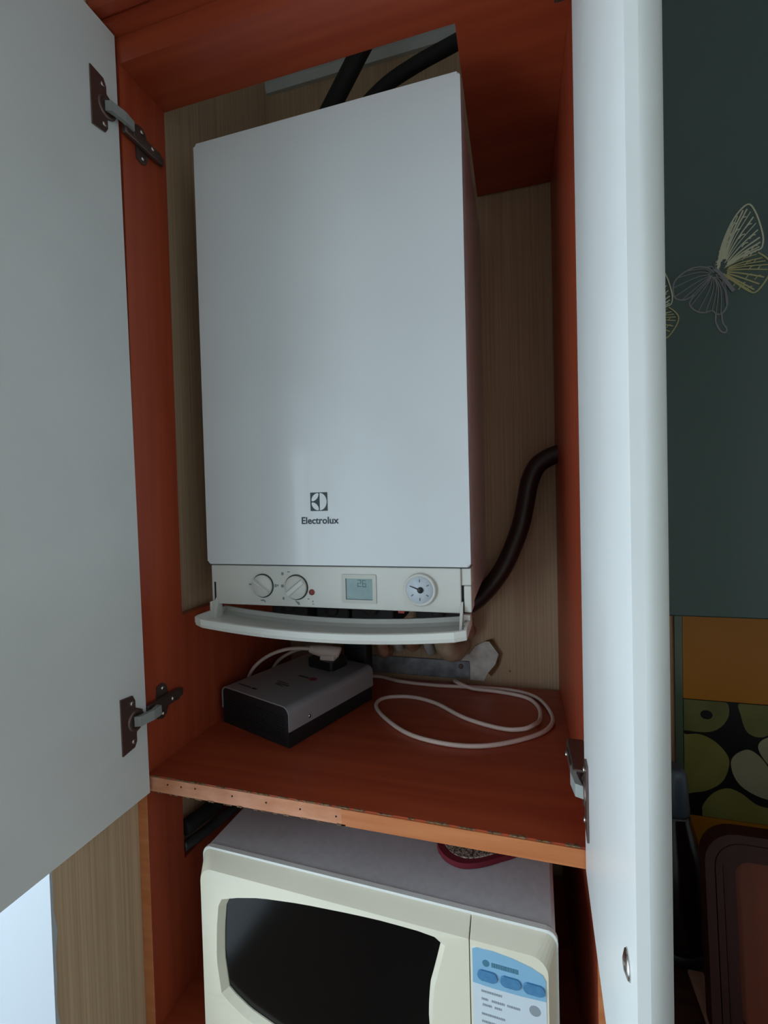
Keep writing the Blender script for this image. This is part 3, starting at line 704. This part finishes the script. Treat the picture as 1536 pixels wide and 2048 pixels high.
def butterfly(dx, dz, sc, label):
    c = Vector((.7495, .648)); T = lambda L: [(c.x + dx + (x - c.x) * sc, c.y + dz + (z - c.y) * sc) for x, z in L]
    y = .0996
    upr = [(.7516, .6514), (.7532, .6669), (.7573, .6819), (.7652, .7006), (.774, .7134), (.7827, .7184), (.7892, .7072), (.7938, .6909), (.7961, .6772), (.7946, .6676), (.7908, .6649)]
    lowr = [(.7908, .6627), (.7992, .6547), (.8040, .6450), (.8, .6325), (.7896, .6186), (.782, .6197), (.7666, .6332), (.7545, .6440)]
    upl = [(.7472, .6464), (.7393, .6534), (.7272, .6553), (.715, .6504), (.7057, .6403), (.706, .624), (.7157, .6192), (.7269, .6233)]
    lowl = [(.7269, .6233), (.7218, .6137), (.7278, .6048), (.7368, .6013), (.7448, .6025), (.7487, .5986), (.7546, .5978), (.7601, .6072), (.7588, .622), (.753, .6353)]
    tail = [(.7487, .5986), (.7486, .5883), (.7535, .5775), (.7584, .5757), (.7594, .5801), (.7555, .5874), (.7546, .5978)]
    b = B(); root = (.7520, .6480)
    w0 = .0017 * sc
    for L, m_ in ((upr, 0), (lowr, 2), (upl, 1), (lowl, 1), (tail, 1)):
        stroke(b, T(L), w0, y, m_)
    rnd = random.Random(3)
    for L, m_, n in ((upr, 0, 19), (lowr, 2, 13)):
        P = catmull([(x, 0, z) for x, z in L], 6)
        for i in range(n):
            e = P[int((i + .6) / n * (len(P) - 1))]; s0 = .12 + .1 * rnd.random(); s1 = .93
            a_ = (root[0] + (e.x - root[0]) * s0, root[1] + (e.z - root[1]) * s0); c_ = (root[0] + (e.x - root[0]) * s1, root[1] + (e.z - root[1]) * s1)
            m2 = ((a_[0] + c_[0]) / 2 - .0012, (a_[1] + c_[1]) / 2 + .001)
            stroke(b, T([a_, m2, c_]), w0 * (.55 + .5 * rnd.random()), y, m_, 4)
            if i % 2:
                for q in (.62, .8):
                    f_ = (root[0] + (e.x - root[0]) * q, root[1] + (e.z - root[1]) * q)
                    stroke(b, T([(f_[0] - .003, f_[1] - .0035), f_, (f_[0] + .0032, f_[1] + .0005)]), w0 * .7, y, m_, 3)
    for L, n in ((upl, 9), (lowl, 10)):
        P = catmull([(x, 0, z) for x, z in L], 6)
        for i in range(n):
            e = P[int((i + .6) / n * (len(P) - 1))]
            stroke(b, T([(root[0] - .004 + (e.x - root[0]) * .1, root[1] - .002 + (e.z - root[1]) * .1), ((root[0] + e.x) / 2 + .001, (root[1] + e.z) / 2 + .002), (e.x, e.z)]), w0 * .6, y, 1, 4)
    stroke(b, T([(.7475, .6503), (.7531, .6444), (.7600, .6330), (.7666, .6220)]), w0 * 2.4, y - .0002, 1)
    for q in (((.7482, .6497), (.7470, .6560), (.7466, .6590)), ((.7490, .6500), (.7484, .6560), (.7490, .6600))):
        stroke(b, T(q), w0 * .4, y, 1, 3)
    o = obj('butterfly_print', b, ['chalk', 'chalk_grey', 'chalk_gold'], wd_); o['label'] = label
butterfly(0, 0, 1, 'pale line-drawn butterfly print')
butterfly(-.083, -.047, .8, 'smaller butterfly print, half hidden by the open door')

# backsplash: glass panel with yellow bands and a printed picture of apples
bs = thing('backsplash_panel', 'glass backsplash with yellow bands and printed green apples above the worktop', 'backsplash', (1.1, .446, -.36))
def quad(x0, x1, z0, z1, y0, y1):
    b = B(); box(b, x0, x1, y0, y1, z0, z1); return b
obj('yellow_band', quad(.8138, 1.48, .0045, .24, .4445, .4495), 'yellow_glass', bs)
obj('yellow_band', quad(.8138, 1.48, -.3595, -.2165, .4445, .4495), 'yellow_glass', bs)
obj('picture', quad(.8138, 1.48, -.2155, .0035, .4445, .4495), 'picture_dark', bs)
obj('edge_trim', quad(.8005, .8130, -.3595, .24, .4440, .4495), 'glass_edge', bs)
def apple(pts, y, m, label=None):
    P = [(max(.8142, min(1.47, p.x)), max(-.2150, min(.0030, p.z))) for p in catmull([(x, 0, z) for x, z in pts], 6, True)]
    b = B(); prism(b, P, 1, y, .4446); return obj('printed_apple', b, m, bs)
apple([(.80, .01), (.83, .006), (.86, .006), (.884, .002), (.887, -.02), (.876, -.042), (.855, -.055), (.82, -.056), (.80, -.05)], .4442, 'apple_a')
b = B(); prism(b, [(.8512 + .010 * math.cos(R(a)), -.0229 + .0085 * math.sin(R(a))) for a in range(0, 360, 24)], 1, .4439, .4443); obj('apple_hollow', b, 'picture_dark', bs)
apple([(.80, -.07), (.82, -.0632), (.842, -.0612), (.866, -.073), (.883, -.093), (.887, -.112), (.878, -.142), (.86, -.160), (.835, -.171), (.80, -.17)], .4441, 'apple_b')
apple([(.8895, -.108), (.897, -.092), (.915, -.081), (.930, -.087), (.945, -.105), (.955, -.13), (.955, -.165), (.935, -.166), (.908, -.152), (.894, -.132)], .4440, 'apple_c')
apple([(.843, -.205), (.846, -.19), (.862, -.168), (.884, -.157), (.905, -.163), (.93, -.181), (.96, -.189), (.97, -.22), (.90, -.225), (.85, -.222)], .4440, 'apple_b')
apple([(.905, .005), (.906, -.02), (.915, -.048), (.935, -.056), (.96, -.045), (1.0, -.03), (1.0, .006), (.95, .008)], .4442, 'apple_a')
apple([(.932, -.075), (.942, -.058), (.97, -.05), (1.0, -.07), (1.0, -.12), (.965, -.12), (.944, -.10)], .4441, 'apple_c')
for k in range(2):
    cx = 1.06 + k * .17; 
    apple([(cx + .075 * math.cos(R(a)), -.055 - .08 * (k % 2) + .07 * math.sin(R(a))) for a in range(0, 360, 40)], .4441, ('apple_a', 'apple_b', 'apple_c')[k % 3])

# things on the worktop
bt = thing('dark_bottle', 'dark brown bottle with a grey-blue cap, half hidden behind the right door', 'bottle', (.760, .325, -.36))
b = B(); lathe(b, [(.040, .0002), (.047, .006), (.050, .03), (.0505, .08), (.047, .13), (.040, .165), (.031, .195), (.0255, .215), (.024, .222)], 32, M=Matrix.Translation((.760, .325, -.36))); obj('body', b, 'bottle_dark', bt)
b = B(); lathe(b, [(.0245, .222), (.0250, .226), (.0235, .250), (.021, .285), (.016, .296), (.009, .298)], 28, M=Matrix.Translation((.760, .325, -.36))); obj('cap', b, 'bottle_cap', bt)
b = B(); lathe(b, [(.0515, .001), (.0535, .004), (.0525, .016), (.0512, .018)], 32, M=Matrix.Translation((.760, .325, -.36))); obj('base_ring', b, 'black', bt)
b = B(); box(b, .762, .784, .10, .268, -.3598, -.352, .002)
tag(obj('wooden_strip', b, 'pale_wood', loc=(.773, .18, -.3598)), 'pale narrow wooden strip lying on the dark worktop beside the open door', 'strip')
# wooden tray propped up on the worktop, leaning back on its strut
tr = thing('wooden_tray', 'dark wooden tray with rounded grooved rim and reddish panel propped up on the worktop', 'tray', (.936, .160, -.36))
BH, BW, LN = .290, .36, .10
def rim(bm, i0, i1, y0, y1, mi=0):
    A = rrect(-BW / 2 + i0, BW / 2 - i0, i0, BH - i0, .040 - i0 * .6); C = rrect(-BW / 2 + i1, BW / 2 - i1, i1, BH - i1, max(.012, .040 - i1 * .6))
    t = bmesh.new(); n = len(A); sl = lambda p: p[1] * LN
    r_ = [[t.verts.new((p[0], y + sl(p), p[1])) for p in L] for L, y in ((A, y1), (A, y0), (C, y0), (C, y1))]
    for a, c in zip(r_, r_[1:] + r_[:1]):
        for j in range(n):
            t.faces.new((a[j], a[(j + 1) % n], c[(j + 1) % n], c[j]))
    join(bm, t, mi)
b = B(); rim(b, 0, .011, -.012, .010); rim(b, .013, .021, -.010, .009); rim(b, .023, .037, -.006, .009); rim(b, .010, .038, .003, .009); obj('rim', b, 'dark_wood', tr, world=False)
b = B(); t = bmesh.new(); L = rrect(-BW / 2 + .036, BW / 2 - .036, .036, BH - .036, .018)
f0 = t.faces.new([t.verts.new((x, .003 + z * LN, z)) for x, z in L]); r_ = bmesh.ops.extrude_face_region(t, geom=[f0]); bmesh.ops.translate(t, verts=[v for v in r_['geom'] if isinstance(v, bmesh.types.BMVert)], vec=(0, .005, 0)); join(b, t)
obj('panel', b, 'red_wood', tr, world=False)
b = B(); prism(b, [(.012, .2), (.10, 0), (.112, 0), (.03, .2)], 0, .06, .09); obj('strut', b, 'dark_wood', tr, world=False)
b = B(); lathe(b, [(.004, 0), (.012, .003), (.017, .012), (.014, .024), (.006, .031), (.001, .032)], 20, M=Matrix.Translation((-.080, LN * BH - .001, BH - .0008))); obj('knob', b, 'red_dull', tr, world=False)
